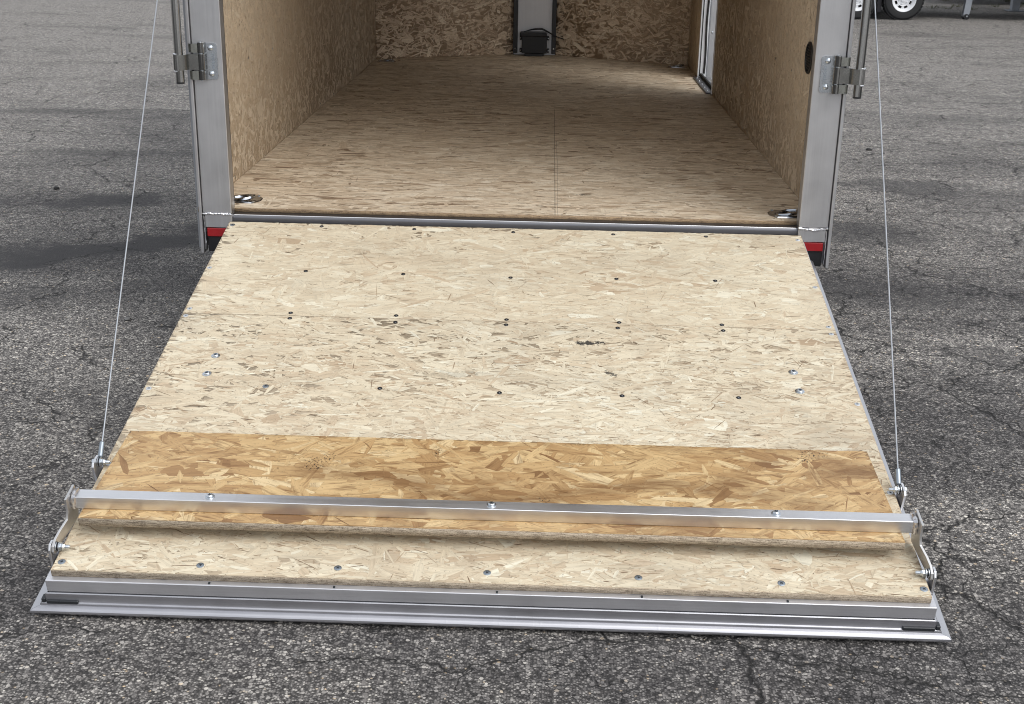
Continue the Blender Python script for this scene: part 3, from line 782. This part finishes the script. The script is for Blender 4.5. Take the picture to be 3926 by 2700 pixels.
# ------------------------------------------------------------------ latch bars and hinges on the posts
def latch(s):
    mx = 0.0145
    X = lambda x: mx + s * (abs(x) )       # distances from the middle
    # rod
    rx, ry = X(1.0665), -0.083
    M0 = T()
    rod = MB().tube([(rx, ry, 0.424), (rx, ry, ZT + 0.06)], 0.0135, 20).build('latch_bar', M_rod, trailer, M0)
    MB().tube([(rx, ry, 0.4185), (rx, ry, 0.4242)], 0.0132, 20).build('end_cap', M_black, rod)
    # hinge plate on the post
    pl = MB()
    x0, x1 = X(0.954), X(0.992)
    z0, z1 = 0.4295, 0.5425
    c = 0.007
    xi, xo = x0, x1
    prof = [(xi, z0 + c), (xi + s * c * 0.3, z0 + c * 0.3), (xi + s * c, z0), (xo, z0), (xo, z1), (xi + s * c, z1), (xi + s * c * 0.3, z1 - c * 0.3), (xi, z1 - c)]
    pl.prism(prof, (0, -0.0495, 0), (1, 0, 0), (0, 0, 1), (0, 1, 0), 0.004)
    po = pl.build('hinge_plate', M_zinc, rod, smooth=25)
    # knuckle barrel: top, middle, bottom
    kx = X(1.0015)
    for (a, b_, rr) in ((0.5125, 0.5455, 0.0115), (0.4595, 0.5105, 0.0128), (0.4285, 0.4575, 0.0115)):
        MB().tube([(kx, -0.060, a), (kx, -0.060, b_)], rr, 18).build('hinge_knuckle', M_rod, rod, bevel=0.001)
    MB().tube([(kx, -0.060, 0.426), (kx, -0.060, 0.5485)], 0.0055, 12).build('hinge_pin', M_zinc, rod)
    # outer leaves: folded ears above and below, strap in the middle
    for (za, zb, tip) in ((0.514, 0.541, 0.0), (0.429, 0.4565, 0.012)):
        xa, xb = X(1.010), X(1.0405)
        prof = [(xa, -0.0635), (xa + (xb - xa) * 0.5, -0.0665), (xb, -0.060), (xb, -0.057), (xa + (xb - xa) * 0.5, -0.0635), (xa, -0.0605)]
        MB().prism(prof, (0, 0, za), (1, 0, 0), (0, 1, 0), (0, 0, 1), zb - za).build('hinge_ear', M_ear, rod, smooth=50)
    xa, xb, xc = X(1.008), X(1.040), X(1.052)
    prof = [(xa, -0.0705), (xb, -0.0685), (xc, -0.0965), (xc + s * 0.012, -0.1005), (xc + s * 0.0145, -0.0985), (xc + s * 0.003, -0.093), (xb + s * 0.002, -0.062), (xa, -0.0655)]
    MB().prism(prof, (0, 0, 0.461), (1, 0, 0), (0, 1, 0), (0, 0, 1), 0.048).build('strap', M_strap, rod, smooth=50)
    # welded half sleeve round the bar
    pts = []
    for i in range(9):
        a = math.pi * (0.15 + 0.9 * i / 8)
        pts.append((rx + s * 0.0175 * math.sin(a), ry + 0.0175 * math.cos(a)))
    inner = [(rx + (p[0] - rx) * 0.80, ry + (p[1] - ry) * 0.80) for p in pts][::-1]
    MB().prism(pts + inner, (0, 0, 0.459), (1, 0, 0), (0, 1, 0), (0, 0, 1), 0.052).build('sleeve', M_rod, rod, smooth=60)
    for z in (0.459, 0.511):
        rng = random.Random(int(z * 1000) + s)
        pts = [(rx + s * 0.016 * math.sin(math.pi * (0.2 + 0.75 * i / 10)), ry + 0.016 * math.cos(math.pi * (0.2 + 0.75 * i / 10)), z + rng.uniform(-0.001, 0.001)) for i in range(11)]
        MB().tube(pts, [0.0016 + rng.random() * 0.0012 for _ in pts], 6).build('weld_bead', M_weld, rod)
    # dome rivets
    for z in (0.447, 0.5275):
        MB().lathe([(0.0088, 0), (0.0082, 0.0028), (0.0058, 0.0052), (0.003, 0.0063), (0.0, 0.0066)], 16, 0, Matrix.Translation((X(0.9735), -0.0495, z)) @ Matrix.Rotation(R(90), 4, 'X')).build('rivet', M_zinc, rod, smooth=60)
    # embossed lettering, running along the plate
    cu = bpy.data.curves.new('lettering', 'FONT')
    cu.body = 'IMPERIAL'; cu.size = 0.0125; cu.extrude = 0.0005; cu.align_x = 'CENTER'; cu.align_y = 'CENTER'
    to = bpy.data.objects.new('tmp', cu); col.objects.link(to)
    dg = bpy.context.evaluated_depsgraph_get()
    me = bpy.data.meshes.new_from_object(to.evaluated_get(dg))
    bpy.data.objects.remove(to, do_unlink=True)
    me.materials.clear(); me.materials.append(M_zincdull)
    rot = Matrix.Rotation(R(90), 4, 'X')
    spin = Matrix.Rotation(R(90) if s < 0 else R(-90), 4, 'Z')
    link('lettering', me, rod, Matrix.Translation((X(0.9665), -0.0500, 0.486)) @ rot @ spin)
    return rod
latch(-1); latch(1)

# ------------------------------------------------------------------ ramp door (local frame: x across, -y down the slope, z off the face)
RA = 0.2117
R0 = Vector((0.0129, -0.0468, -0.0360))
ud = Vector((0, -math.cos(RA), -math.sin(RA))); un = Vector((0, -math.sin(RA), math.cos(RA)))
M_R = basis(R0, (1, 0, 0), -ud, un)
RL, RH = 1.717, 0.944
TB = 0.0165
fr = MB()
e = 0.002
tt = -TB - 0.0005            # top of the tubes
for s in (-1, 1):            # side tubes
    fr.box((s * 0.900, -RL + 0.03, tt - 0.034), (s * 0.9545, -0.012, tt))
ramp = fr.build('ramp_door', M_alu, trailer, M_R, bevel=0.0025)
MB().box((-0.9555, -RL - 0.013, tt - 0.033), (0.9555, -RL + 0.028, tt - 0.0008)).build('end_tube', M_alux, ramp, bevel=0.0022, seg=3)
MB().box((-0.899, -0.05, tt - 0.034), (0.899, -0.008, tt)).build('hinge_tube', M_alux, ramp, bevel=0.002)
for d in (0.335, 0.610, 0.977, 1.33):
    MB().box((-0.899, -d - 0.02, tt - 0.034), (0.899, -d + 0.02, tt)).build('cross_tube', M_alux, ramp, bevel=0.002)
MB().box((-0.953, -RL - 0.01, tt - 0.0405), (0.953, -0.01, tt - 0.0365)).build('outer_skin', M_skin, ramp)
# hinge knuckle at the top
MB().tube([(-0.92, 0.006, -0.025), (0.92, 0.006, -0.025)], 0.008, 10).build('piano_hinge', M_sill, ramp)

# lipped trim round three sides: concave web, flat, rolled lip
def trim_prof():       # (outward, height)
    z = tt - 0.0345
    return [(0.0, z), (0.0040, z - 0.0012), (0.0045, z - 0.010), (0.0055, z - 0.017), (0.0085, z - 0.0215), (0.0130, z - 0.0228), (0.0145, z - 0.0220), (0.0160, z - 0.0235), (0.0165, z - 0.0275), (0.0240, z - 0.0285), (0.0310, z - 0.0300), (0.0355, z - 0.0330), (0.0370, z - 0.0370), (0.0350, z - 0.0410), (0.0290, z - 0.0425), (0.0, z - 0.0425)]
EO = 0.66              # the end lip is narrower than the side lips
tp = trim_prof()
ybot = -RL - 0.0135; xs_ = 0.9555
mb = MB()
v = []
for (o_, z_) in tp: v.append((-xs_ - o_, ybot - o_ * EO, z_))
for (o_, z_) in tp: v.append((xs_ + o_, ybot - o_ * EO, z_))
n_ = len(tp)
mb.add(v, [(i, i + 1, n_ + i + 1, n_ + i) for i in range(n_ - 1)] + [tuple(range(n_)), tuple(range(n_, 2 * n_))[::-1], (n_ - 1, 0, n_, 2 * n_ - 1)])
mb.build('end_trim', M_trim, ramp, smooth=30)
for s in (-1, 1):
    mb = MB(); v = []
    g = 0.0007
    for (o_, z_) in tp: v.append((s * (xs_ + o_ + g), ybot - o_ * EO, z_))
    for (o_, z_) in tp: v.append((s * (xs_ + o_ + g), -0.02, z_))
    fs = [(i, i + 1, n_ + i + 1, n_ + i) for i in range(n_ - 1)] + [tuple(range(n_)), tuple(range(n_, 2 * n_))[::-1], (n_ - 1, 0, n_, 2 * n_ - 1)]
    if s > 0: fs = [q[::-1] for q in fs]
    mb.add(v, [q[::-1] for q in fs])
    mb.build('side_trim', M_alu, ramp, smooth=30)
# black rubber corner pads stuffed in the trim corners
for s in (-1, 1):
    z = tt - 0.0345
    mb = MB()
    mb.box((s * 0.888, ybot - 0.0105, z - 0.0265), (s * 0.9585, ybot - 0.0035, z - 0.0150))
    mb.box((s * 0.9595, ybot - 0.008, z - 0.0265), (s * 0.970, ybot + 0.010, z - 0.012))
    mb.build('corner_seal', M_tar, ramp, bevel=0.003)
# shims under the lip, seen as black pads on the ground
for x in (-0.33, 0.02, 0.62):
    MB().box((x - 0.028, ybot - 0.018, z - 0.0515), (x + 0.028, ybot + 0.03, z - 0.0435)).build('bump_pad', M_rubber, ramp, bevel=0.003)

# ramp boards
SE = 0.6085
me = osb_mesh('ramp_board', 2 * RH, SE - 0.0003, TB, (M_ramp, M_edge2), 41, 4800, Lm=0.082, Wm=0.018, spread=0.32, wild=0.18, tone=(0.67, 0.13), slivers=0.08, field=0.035)
bd1 = link('ramp_board', me, ramp, Matrix.Translation((-RH, -SE + 0.0003, 0)))
me = osb_mesh('ramp_board', 2 * RH, RL - SE - 0.0003, TB, (M_ramp2, M_edge2), 42, 6400, Lm=0.060, Wm=0.0125, spread=0.32, wild=0.17, tone=(0.65, 0.135), slivers=0.13, field=0.045)
bd2 = link('ramp_board', me, ramp, Matrix.Translation((-RH, -RL, 0)))

# fasteners
def cross_head(r, h, dome, depth_mat=1, n=18):
    mb = MB().lathe([(r, 0), (r, h * 0.5), (r * 0.86, h), (r * 0.5, h + dome * 0.7), (0, h + dome)], n)
    for a in (0, 90):
        mb.box((-r * 0.42, -r * 0.10, h + dome * 0.75), (r * 0.42, r * 0.10, h + dome + 0.0003), 1, Matrix.Rotation(R(a + 20), 4, 'Z'))
    return mb
S_black = MB().lathe([(0.0068, 0), (0.0068, 0.0006), (0.0055, 0.0016), (0.0036, 0.0012), (0.0, 0.0004)], 18, 0)
S_black.lathe([(0.0022, 0.0006), (0.0015, 0.0011), (0, 0.0012)], 8, 1)
S_black = S_black.mesh('screw', [M_black, M_zinc])
S_silver = cross_head(0.0076, 0.0010, 0.0004).mesh('screw', [M_zincsoft, M_hole])
S_grey = cross_head(0.0084, 0.0012, 0.0003).mesh('screw', [M_zincdull, M_hole])
S_big = MB().lathe([(0.0125, 0), (0.0125, 0.0015), (0.0118, 0.0019), (0.0085, 0.0021), (0.0082, 0.0042), (0.0065, 0.0060), (0.0045, 0.0058), (0.0040, 0.0035), (0.0, 0.0035)], 24)
for a in (0, 60, 120):
    S_big.box((-0.004, -0.0009, 0.0034), (0.004, 0.0009, 0.0046), 1, Matrix.Rotation(R(a), 4, 'Z'))
S_big = S_big.mesh('bolt', [M_zinc, M_hole])
rs = random.Random(9)
def put(me, x, d, name='screw', z=0.0006):
    link(name, me, ramp, Matrix.Translation((x, -d, z)) @ Matrix.Rotation(rs.uniform(0, 6.28), 4, 'Z') @ Matrix.Rotation(rs.uniform(-0.05, 0.05), 4, 'X'))
cols_ = (-0.63, -0.325, 0.0, 0.325, 0.627)
for x, d in zip((-0.634, -0.327, -0.001, 0.327, 0.630), (0.0195, 0.024, 0.0285, 0.027, 0.0265)): put(S_black, x, d)
put(S_grey, -0.929, 0.024); put(S_silver, 0.9276, 0.036)
for x, d in ((-0.632, .333), (-.330, .337), (.001, .342), (.326, .333), (.629, .329)): put(S_black, x, d)
put(S_silver, -0.9327, .326); put(S_silver, .929, .355)
for x, d in ((-.631, .592), (-.628, .6223), (-.323, .5912), (-.321, .629), (-.0016, .598), (-.0018, .6277), (.324, .5975), (.319, .6287), (.6204, .5957), (.6207, .628)): put(S_black, x, d)
for x, d in ((-.9297, .5814), (-.9309, .6227), (.9277, .5924), (.9281, .632)): put(S_silver, x, d)
for x, d in ((-.323, .9755), (-.006, .981), (.317, .9796), (.6236, .973)): put(S_black, x, d)
put(S_grey, -.626, .980)
put(S_silver, -.931, 1.0056); put(S_silver, .931, .9887)
for x, d in ((-.793, .836), (-.795, .928), (.787, .842), (.790, .935)): put(S_big, x, d, 'washer_bolt')
for x, d in ((-.9285, 1.690), (-.626, 1.6875), (-.327, 1.6825), (-.003, 1.6833), (.3236, 1.684), (.6297, 1.688), (.9325, 1.6925)): put(S_grey, x, d)
put(S_silver, -.9345, 1.3365); put(S_silver, .934, 1.3604)
# weep slots through the trim of the end tube
for x in (-0.33, 0.02, 0.33, 0.64, -0.60):
    MB().box((x - 0.0022, -RL - 0.0095, tt - 0.0008), (x + 0.0022, -RL - 0.0035, tt + 0.0006)).build('weep_slot', M_hole, ramp)

# cable lugs on the ramp sides
def lug(s, d, top):
    x = s * 0.9558
    prof = [(-d + 0.026, -0.052), (-d + 0.026, top - 0.012), (-d + 0.012, top), (-d - 0.022, top), (-d - 0.028, top - 0.008), (-d - 0.020, -0.052)]
    o = MB().prism(prof, (x, 0, 0), (0, 1, 0), (0, 0, 1), (s, 0, 0), 0.006).build('cable_lug', M_bar, ramp, bevel=0.001, smooth=25)
    return o
LUG = {-1: 1.348, 1: 1.366}
for s in (-1, 1):
    lug(s, LUG[s], 0.026)
def xbolt(parent, s, x0, d, n, head=0.010):
    """bolt through a lug along x: head outside, washers, nut and threaded end inside; s=+1 outside is +x"""
    A = Matrix.Translation((x0, -d, n)) @ Matrix.Rotation(R(90) * (-s), 4, 'Y')   # local z points inward
    mb = MB()
    mb.lathe([(0.0, -0.0145), (0.0065, -0.014), (0.0085, -0.0115), (0.0085, -0.0085)], 6, 0, A)
    mb.lathe([(0.0045, -0.010), (0.0045, 0.026), (0.0035, 0.0285), (0.0, 0.0285)], 12, 0, A)
    mb.lathe([(0.011, 0.0), (0.011, 0.002), (0.0045, 0.002)], 20, 0, A)
    mb.lathe([(0.0095, 0.0028), (0.0095, 0.0048), (0.0045, 0.0048)], 20, 1, A)
    mb.lathe([(0.011, 0.0056), (0.011, 0.0076), (0.0045, 0.0076)], 20, 0, A)
    mb.lathe([(0.0080, 0.0078), (0.0085, 0.0088), (0.0085, 0.0140), (0.0068, 0.0155), (0.0058, 0.0185), (0.0045, 0.0190)], 6, 0, A)
    return mb.build('pivot_bolt', [M_zinc, M_black], parent, smooth=30)
for s in (-1, 1):
    xbolt(ramp, s, s * 0.9548, LUG[s], 0.0145)

# pivot lugs for the flap arms
PV = 1.655
for s in (-1, 1):
    prof = [(-PV + 0.016, -0.052), (-PV + 0.016, 0.012), (-PV + 0.006, 0.027), (-PV - 0.010, 0.027), (-PV - 0.018, 0.016), (-PV - 0.022, -0.052)]
    MB().prism(prof, (s * 0.9562, 0, 0), (0, 1, 0), (0, 0, 1), (s, 0, 0), 0.0055).build('pivot_lug', M_bar, ramp, bevel=0.001, smooth=25)

# ------------------------------------------------------------------ loose flap with its bar and arms
FW = 0.908
fd0, fn0 = 1.226, 0.0210          # back top edge
fd1, fn1 = 1.606, 0.0545          # front top edge
fl = math.hypot(fd1 - fd0, fn1 - fn0); fa = math.atan2(fn1 - fn0, fd1 - fd0)
me = osb_mesh('ramp_flap', 2 * FW, fl, 0.020, (M_flap, M_edge2), 51, 3200, Lm=0.135, Wm=0.036, spread=0.36, wild=0.26, tone=(0.60, 0.22), slivers=0.07, small=0.25, field=0.04)
M_F = M_R @ Matrix.Translation((-FW - 0.004, -fd1, fn1)) @ Matrix.Rotation(-fa, 4, 'X')
flap = link('ramp_flap', me, trailer, M_F)
# in flap frame: x from 0..2FW, y from 0 (front) .. fl (back), z up
OX = FW + 0.004
bar = MB().box((OX - 0.934, 0.035, 0.0012), (OX + 0.934, 0.068, 0.0315)).build('cross_bar', M_bar, flap, bevel=0.0018, seg=3)
S_bar = MB().lathe([(0.0105, 0), (0.0105, 0.0015), (0.0075, 0.0018), (0.0072, 0.0045), (0.0055, 0.0062), (0, 0.0066)], 20)
for a in (30, 120):
    S_bar.box((-0.0042, -0.0009, 0.0060), (0.0042, 0.0009, 0.0070), 1, Matrix.Rotation(R(a), 4, 'Z'))
S_bar = S_bar.mesh('bolt', [M_zinc, M_hole])
for x in (-0.628, 0.0, 0.628):
    link('bolt', S_bar, flap, Matrix.Translation((OX + x, 0.052, 0.0316)))
# arms: flat bar, joggled outwards to the pivot lug (ramp frame turned into flap frame)
M_rf = M_F.inverted() @ M_R
def arm(s):
    front = [(1.590, 0.092), (1.592, 0.060), (1.600, 0.044), (1.628, 0.036), (1.650, 0.030), (1.668, 0.024), (1.673, 0.012)]
    back = [(1.535, 0.092), (1.537, 0.035), (1.545, 0.010), (1.590, 0.001), (1.630, 0.000), (1.655, 0.000), (1.668, 0.004)]
    offx = [0.9362, 0.9362, 0.9375, 0.9455, 0.9495, 0.9495, 0.9495]
    t = 0.0056
    v = []
    for (f_, b_, ox) in zip(front, back, offx):
        for (p, dx) in ((f_, 0), (b_, 0), (b_, t), (f_, t)):
            v.append(tuple(M_rf @ Vector((s * (ox + dx), -p[0], p[1]))))
    k = len(offx)
    fs = [(i * 4 + j, i * 4 + (j + 1) % 4, (i + 1) * 4 + (j + 1) % 4, (i + 1) * 4 + j) for i in range(k - 1) for j in range(4)]
    fs += [(3, 2, 1, 0), ((k - 1) * 4, (k - 1) * 4 + 1, (k - 1) * 4 + 2, (k - 1) * 4 + 3)]
    if s < 0: fs = [q[::-1] for q in fs]
    ao = MB().add(v, fs).build('flap_arm', M_arm, flap, bevel=0.0008, smooth=40)
    # weld puddles between bar end and arm
    rng = random.Random(70 + s)
    for path in ([(0.066, 0.033), (0.052, 0.0345), (0.036, 0.033)], [(0.0345, 0.032), (0.0335, 0.016), (0.0345, 0.002)]):
        pts = []; rr = []
        for i in range(9):
            t_ = i / 8 * (len(path) - 1); j = min(int(t_), len(path) - 2); u = t_ - j
            yy = path[j][0] * (1 - u) + path[j + 1][0] * u; zz = path[j][1] * (1 - u) + path[j + 1][1] * u
            pts.append((OX + s * (0.931 + rng.uniform(-0.001, 0.001)), yy, zz)); rr.append(0.0042 + rng.random() * 0.002)
        MB().tube(pts, rr, 8).build('weld_bead', M_weld, flap)
    return ao
for s in (-1, 1):
    arm(s)
    b_ = xbolt(flap, s, s * 0.9488, PV, 0.0135)
    b_.matrix_basis = M_rf

# ------------------------------------------------------------------ lift cables
def cable(s, pts, ferr):
    # a twisted wire rope: small ripple in radius is too fine, so a plain round cable
    o = MB().tube(pts, 0.0019, 10).build('lift_cable', M_cable, trailer, T())
    a, b_ = Vector(pts[0]), Vector(pts[1])
    d = (b_ - a).normalized()
    MB().tube([a + d * 0.012, a + d * 0.014, a + d * 0.050, a + d * 0.052], [0.005, 0.0066, 0.0062, 0.0045], 14).build('ferrule', M_zincdull, o)
    # eye ring round the bolt
    ring = []
    for i in range(17):
        t = 2 * math.pi * i / 16
        ring.append((a.x, a.y + 0.0085 * math.cos(t), a.z + 0.0085 * math.sin(t)))
    MB().tube(ring, 0.0026, 8, cap=False).build('eye', M_black, o)
    return o
def rw(x, d, n): 
    p = R0 + Vector((x, 0, 0)) + ud * d + un * n
    return (p.x, p.y, p.z)
BL = rw(-0.9508, LUG[-1], 0.0145); BR = rw(0.9508, LUG[1], 0.0145)
def lerp(a, b, t): return tuple(a[i] + (b[i] - a[i]) * t for i in range(3))
EL = (-1.060, -0.02, 0.985)
cable(-1, [BL, lerp(BL, EL, 0.5), EL], 0)
ER = (1.047, -0.06, 1.09)
cable(1, [BR, lerp(BR, ER, 0.35), lerp(BR, ER, 0.70), ER], 0)

# ------------------------------------------------------------------ loose stones on the asphalt
def stone(x, y, r, seed, mat, label):
    rng = random.Random(seed)
    mb = MB(); v = []; f = []
    nlat, nlon = 6, 9
    for i in range(nlat + 1):
        th = math.pi * i / nlat
        for k in range(nlon):
            ph = 2 * math.pi * k / nlon
            rr = r * (0.75 + 0.4 * rng.random())
            v.append((rr * math.sin(th) * math.cos(ph) * 1.25, rr * math.sin(th) * math.sin(ph), rr * 0.62 * math.cos(th)))
    for i in range(nlat):
        for k in range(nlon):
            k2 = (k + 1) % nlon
            f.append((i * nlon + k, (i + 1) * nlon + k, (i + 1) * nlon + k2, i * nlon + k2))
    o = MB().add(v, f).build('loose_stone', mat, None, Matrix.Translation((x, y, r * 0.38)) @ Matrix.Rotation(seed, 4, 'Z'), smooth=20)
    tag(o, label, 'stone')
M_st = plain('stone_dark', (0.022, 0.021, 0.021), 0.8, var=0.3, vscale=80)
M_st2 = plain('stone_grey', (0.16, 0.155, 0.15), 0.8, var=0.3, vscale=80)

# scattered grit: too small and too many to count
def grit():
    rng = np.random.default_rng(77)
    V = []; F = []; MI = []
    base = np.array([(1,0,-.3),(.3,.95,-.3),(-.8,.6,-.3),(-.8,-.6,-.3),(.3,-.95,-.3),(.5,.1,.6),(-.3,.45,.55),(-.25,-.4,.6)])
    fc = [(0,1,5),(1,2,6),(1,6,5),(2,3,6),(3,7,6),(3,4,7),(4,0,5),(4,5,7),(5,6,7)]
    for i in range(2600):
        y = -2.6 + 9.0 * rng.random() ** 1.8
        half = 1.2 + (y + 2.6) * 0.42
        x = rng.uniform(-half, half)
        if abs(x - CX) < 1.03 and -1.82 < y < 5: continue
        r = 0.0018 + 0.0035 * rng.random() ** 3
        a = rng.uniform(0, 6.28)
        p = base * r * rng.uniform(0.7, 1.2, (8, 1))
        p = np.stack([p[:, 0] * math.cos(a) - p[:, 1] * math.sin(a) + x, p[:, 0] * math.sin(a) + p[:, 1] * math.cos(a) + y, p[:, 2] + r * 0.3], -1)
        b = len(V)
        V.extend(map(tuple, p)); F.extend(tuple(q + b for q in t) for t in fc)
        MI.extend([0 if rng.random() < 0.3 else 1] * len(fc))
    me = bpy.data.meshes.new('grit'); me.from_pydata(V, [], F)
    me.materials.append(M_st); me.materials.append(M_st2)
    me.polygons.foreach_set('material_index', MI)
    o = link('grit', me); o['kind'] = 'stuff'; o['label'] = 'fine loose grit scattered over the asphalt'; o['category'] = 'grit'
grit()

# ------------------------------------------------------------------ trailers parked behind, on the right
def parked():
    t = empty('parked_trailer', (6.0, 15.6, 0), 'dark parked trailer with tandem white-rimmed wheels, behind the right post', 'trailer')
    y0, y1 = 14.78, 16.75
    MB().box((2.6, y0 + 0.10, 0.50), (9.4, y1 - 0.1, 0.62)).build('chassis', M_darkskin, t, bevel=0.01)
    MB().box((2.6, y0 + 0.02, 0.63), (9.4, y1 - 0.02, 2.55)).build('body', M_darkskin, t, bevel=0.03)
    for wx in (4.52, 5.175):
        wheel(t, wx, y0 - 0.02, (0, -1, 0))
        wheel(t, wx, y1 + 0.02, (0, 1, 0))
        MB().tube([(wx, y0 + 0.05, 0.287), (wx, y1 - 0.05, 0.287)], 0.035, 10).build('axle', M_black, t)
    # fender and hanging splash guard between the wheels
    prof = [(3.98, 0.36), (4.12, 0.62), (5.58, 0.62), (5.72, 0.36), (5.68, 0.36), (5.56, 0.595), (4.14, 0.595), (4.02, 0.36)]
    MB().prism(prof, (0, y0 - 0.14, 0), (1, 0, 0), (0, 0, 1), (0, 1, 0), 0.24).build('fender', M_darkskin, t)
    MB().box((4.815, y0 - 0.03, 0.10), (4.885, y0 + 0.20, 0.594)).build('splash_guard', M_darkskin, t, bevel=0.01)
    leg = MB()
    leg.prism([(-0.045, 0.075), (-0.030, 0.045), (0.030, 0.045), (0.050, 0.10), (0.085, 0.55), (-0.01, 0.55)], (6.19, 15.02, 0), (1, 0, 0), (0, 0, 1), (0, 1, 0), 0.08)
    lo = leg.build('landing_leg', M_greypaint, t, bevel=0.004)
    MB().tube([(6.19, 14.99, 0.042), (6.19, 15.13, 0.042)], 0.040, 16).build('foot_roller', M_black, lo)
    MB().tube([(6.19, 14.975, 0.052), (6.19, 15.14, 0.052)], 0.012, 10).build('roller_pin', M_zinc, lo)
    t2 = empty('parked_trailer', (9.5, 19.0, 0), 'dark trailer standing on a grey jack with square foot, at the top right corner', 'trailer')
    MB().box((6.9, 18.2, 0.55), (13.5, 20.4, 2.6)).build('body', M_darkskin, t2, bevel=0.03)
    MB().box((7.2, 18.25, 0.40), (13.2, 20.3, 0.548)).build('chassis', M_darkskin, t2, bevel=0.01)
    j = MB().box((7.50, 16.90, 0.018), (7.62, 17.02, 0.62)).build('jack', M_greypaint, t2, bevel=0.006)
    MB().box((7.44, 16.84, 0.002), (7.68, 17.08, 0.017)).build('jack_foot', M_greypaint, j, bevel=0.003)
    MB().box((7.50, 17.025, 0.42), (7.62, 18.245, 0.54)).build('jack_bracket', M_greypaint, j)
    for wx in (10.2, 11.0):
        wheel(t2, wx, 18.12, (0, -1, 0)); wheel(t2, wx, 20.5, (0, 1, 0))
parked()

# weeds in the gravel at the yard's edge
def weeds():
    rng = np.random.default_rng(8)
    V = []; F = []
    for c in range(60):
        x = rng.uniform(5.0, 9.5); y = rng.uniform(17.0, 21.5)
        for i in range(26):
            a = rng.uniform(0, 6.28); r = rng.uniform(0, 0.10)
            bx, by = x + r * math.cos(a), y + r * math.sin(a)
            h = rng.uniform(0.02, 0.075); lean = rng.uniform(0.01, 0.05); wd = rng.uniform(0.002, 0.005)
            b = len(V)
            V += [(bx - wd * math.sin(a), by + wd * math.cos(a), 0), (bx + wd * math.sin(a), by - wd * math.cos(a), 0), (bx + lean * 0.5 * math.cos(a), by + lean * 0.5 * math.sin(a), h * 0.7), (bx + lean * math.cos(a), by + lean * math.sin(a), h)]
            F += [(b, b + 1, b + 2), (b, b + 2, b + 3)]
    me = bpy.data.meshes.new('weeds'); me.from_pydata(V, [], F)
    me.materials.append(plain('weed_leaf', (0.085, 0.10, 0.035), 0.6, var=0.3, vscale=20))
    o = link('weeds', me); o['kind'] = 'stuff'; o['label'] = 'short sparse weeds growing at the edge of the yard'; o['category'] = 'weeds'
weeds()
stone(2.219, 4.15, 0.017, 3, M_st, 'dark pebble on the asphalt between the right post and right cable')
stone(-2.50, 2.453, 0.014, 4, M_st, 'dark pebble on the asphalt at the far left edge of the view')
stone(-1.422, 0.295, 0.013, 5, M_st2, 'grey stone chip on the asphalt beside the left cable, at the end of a crack')
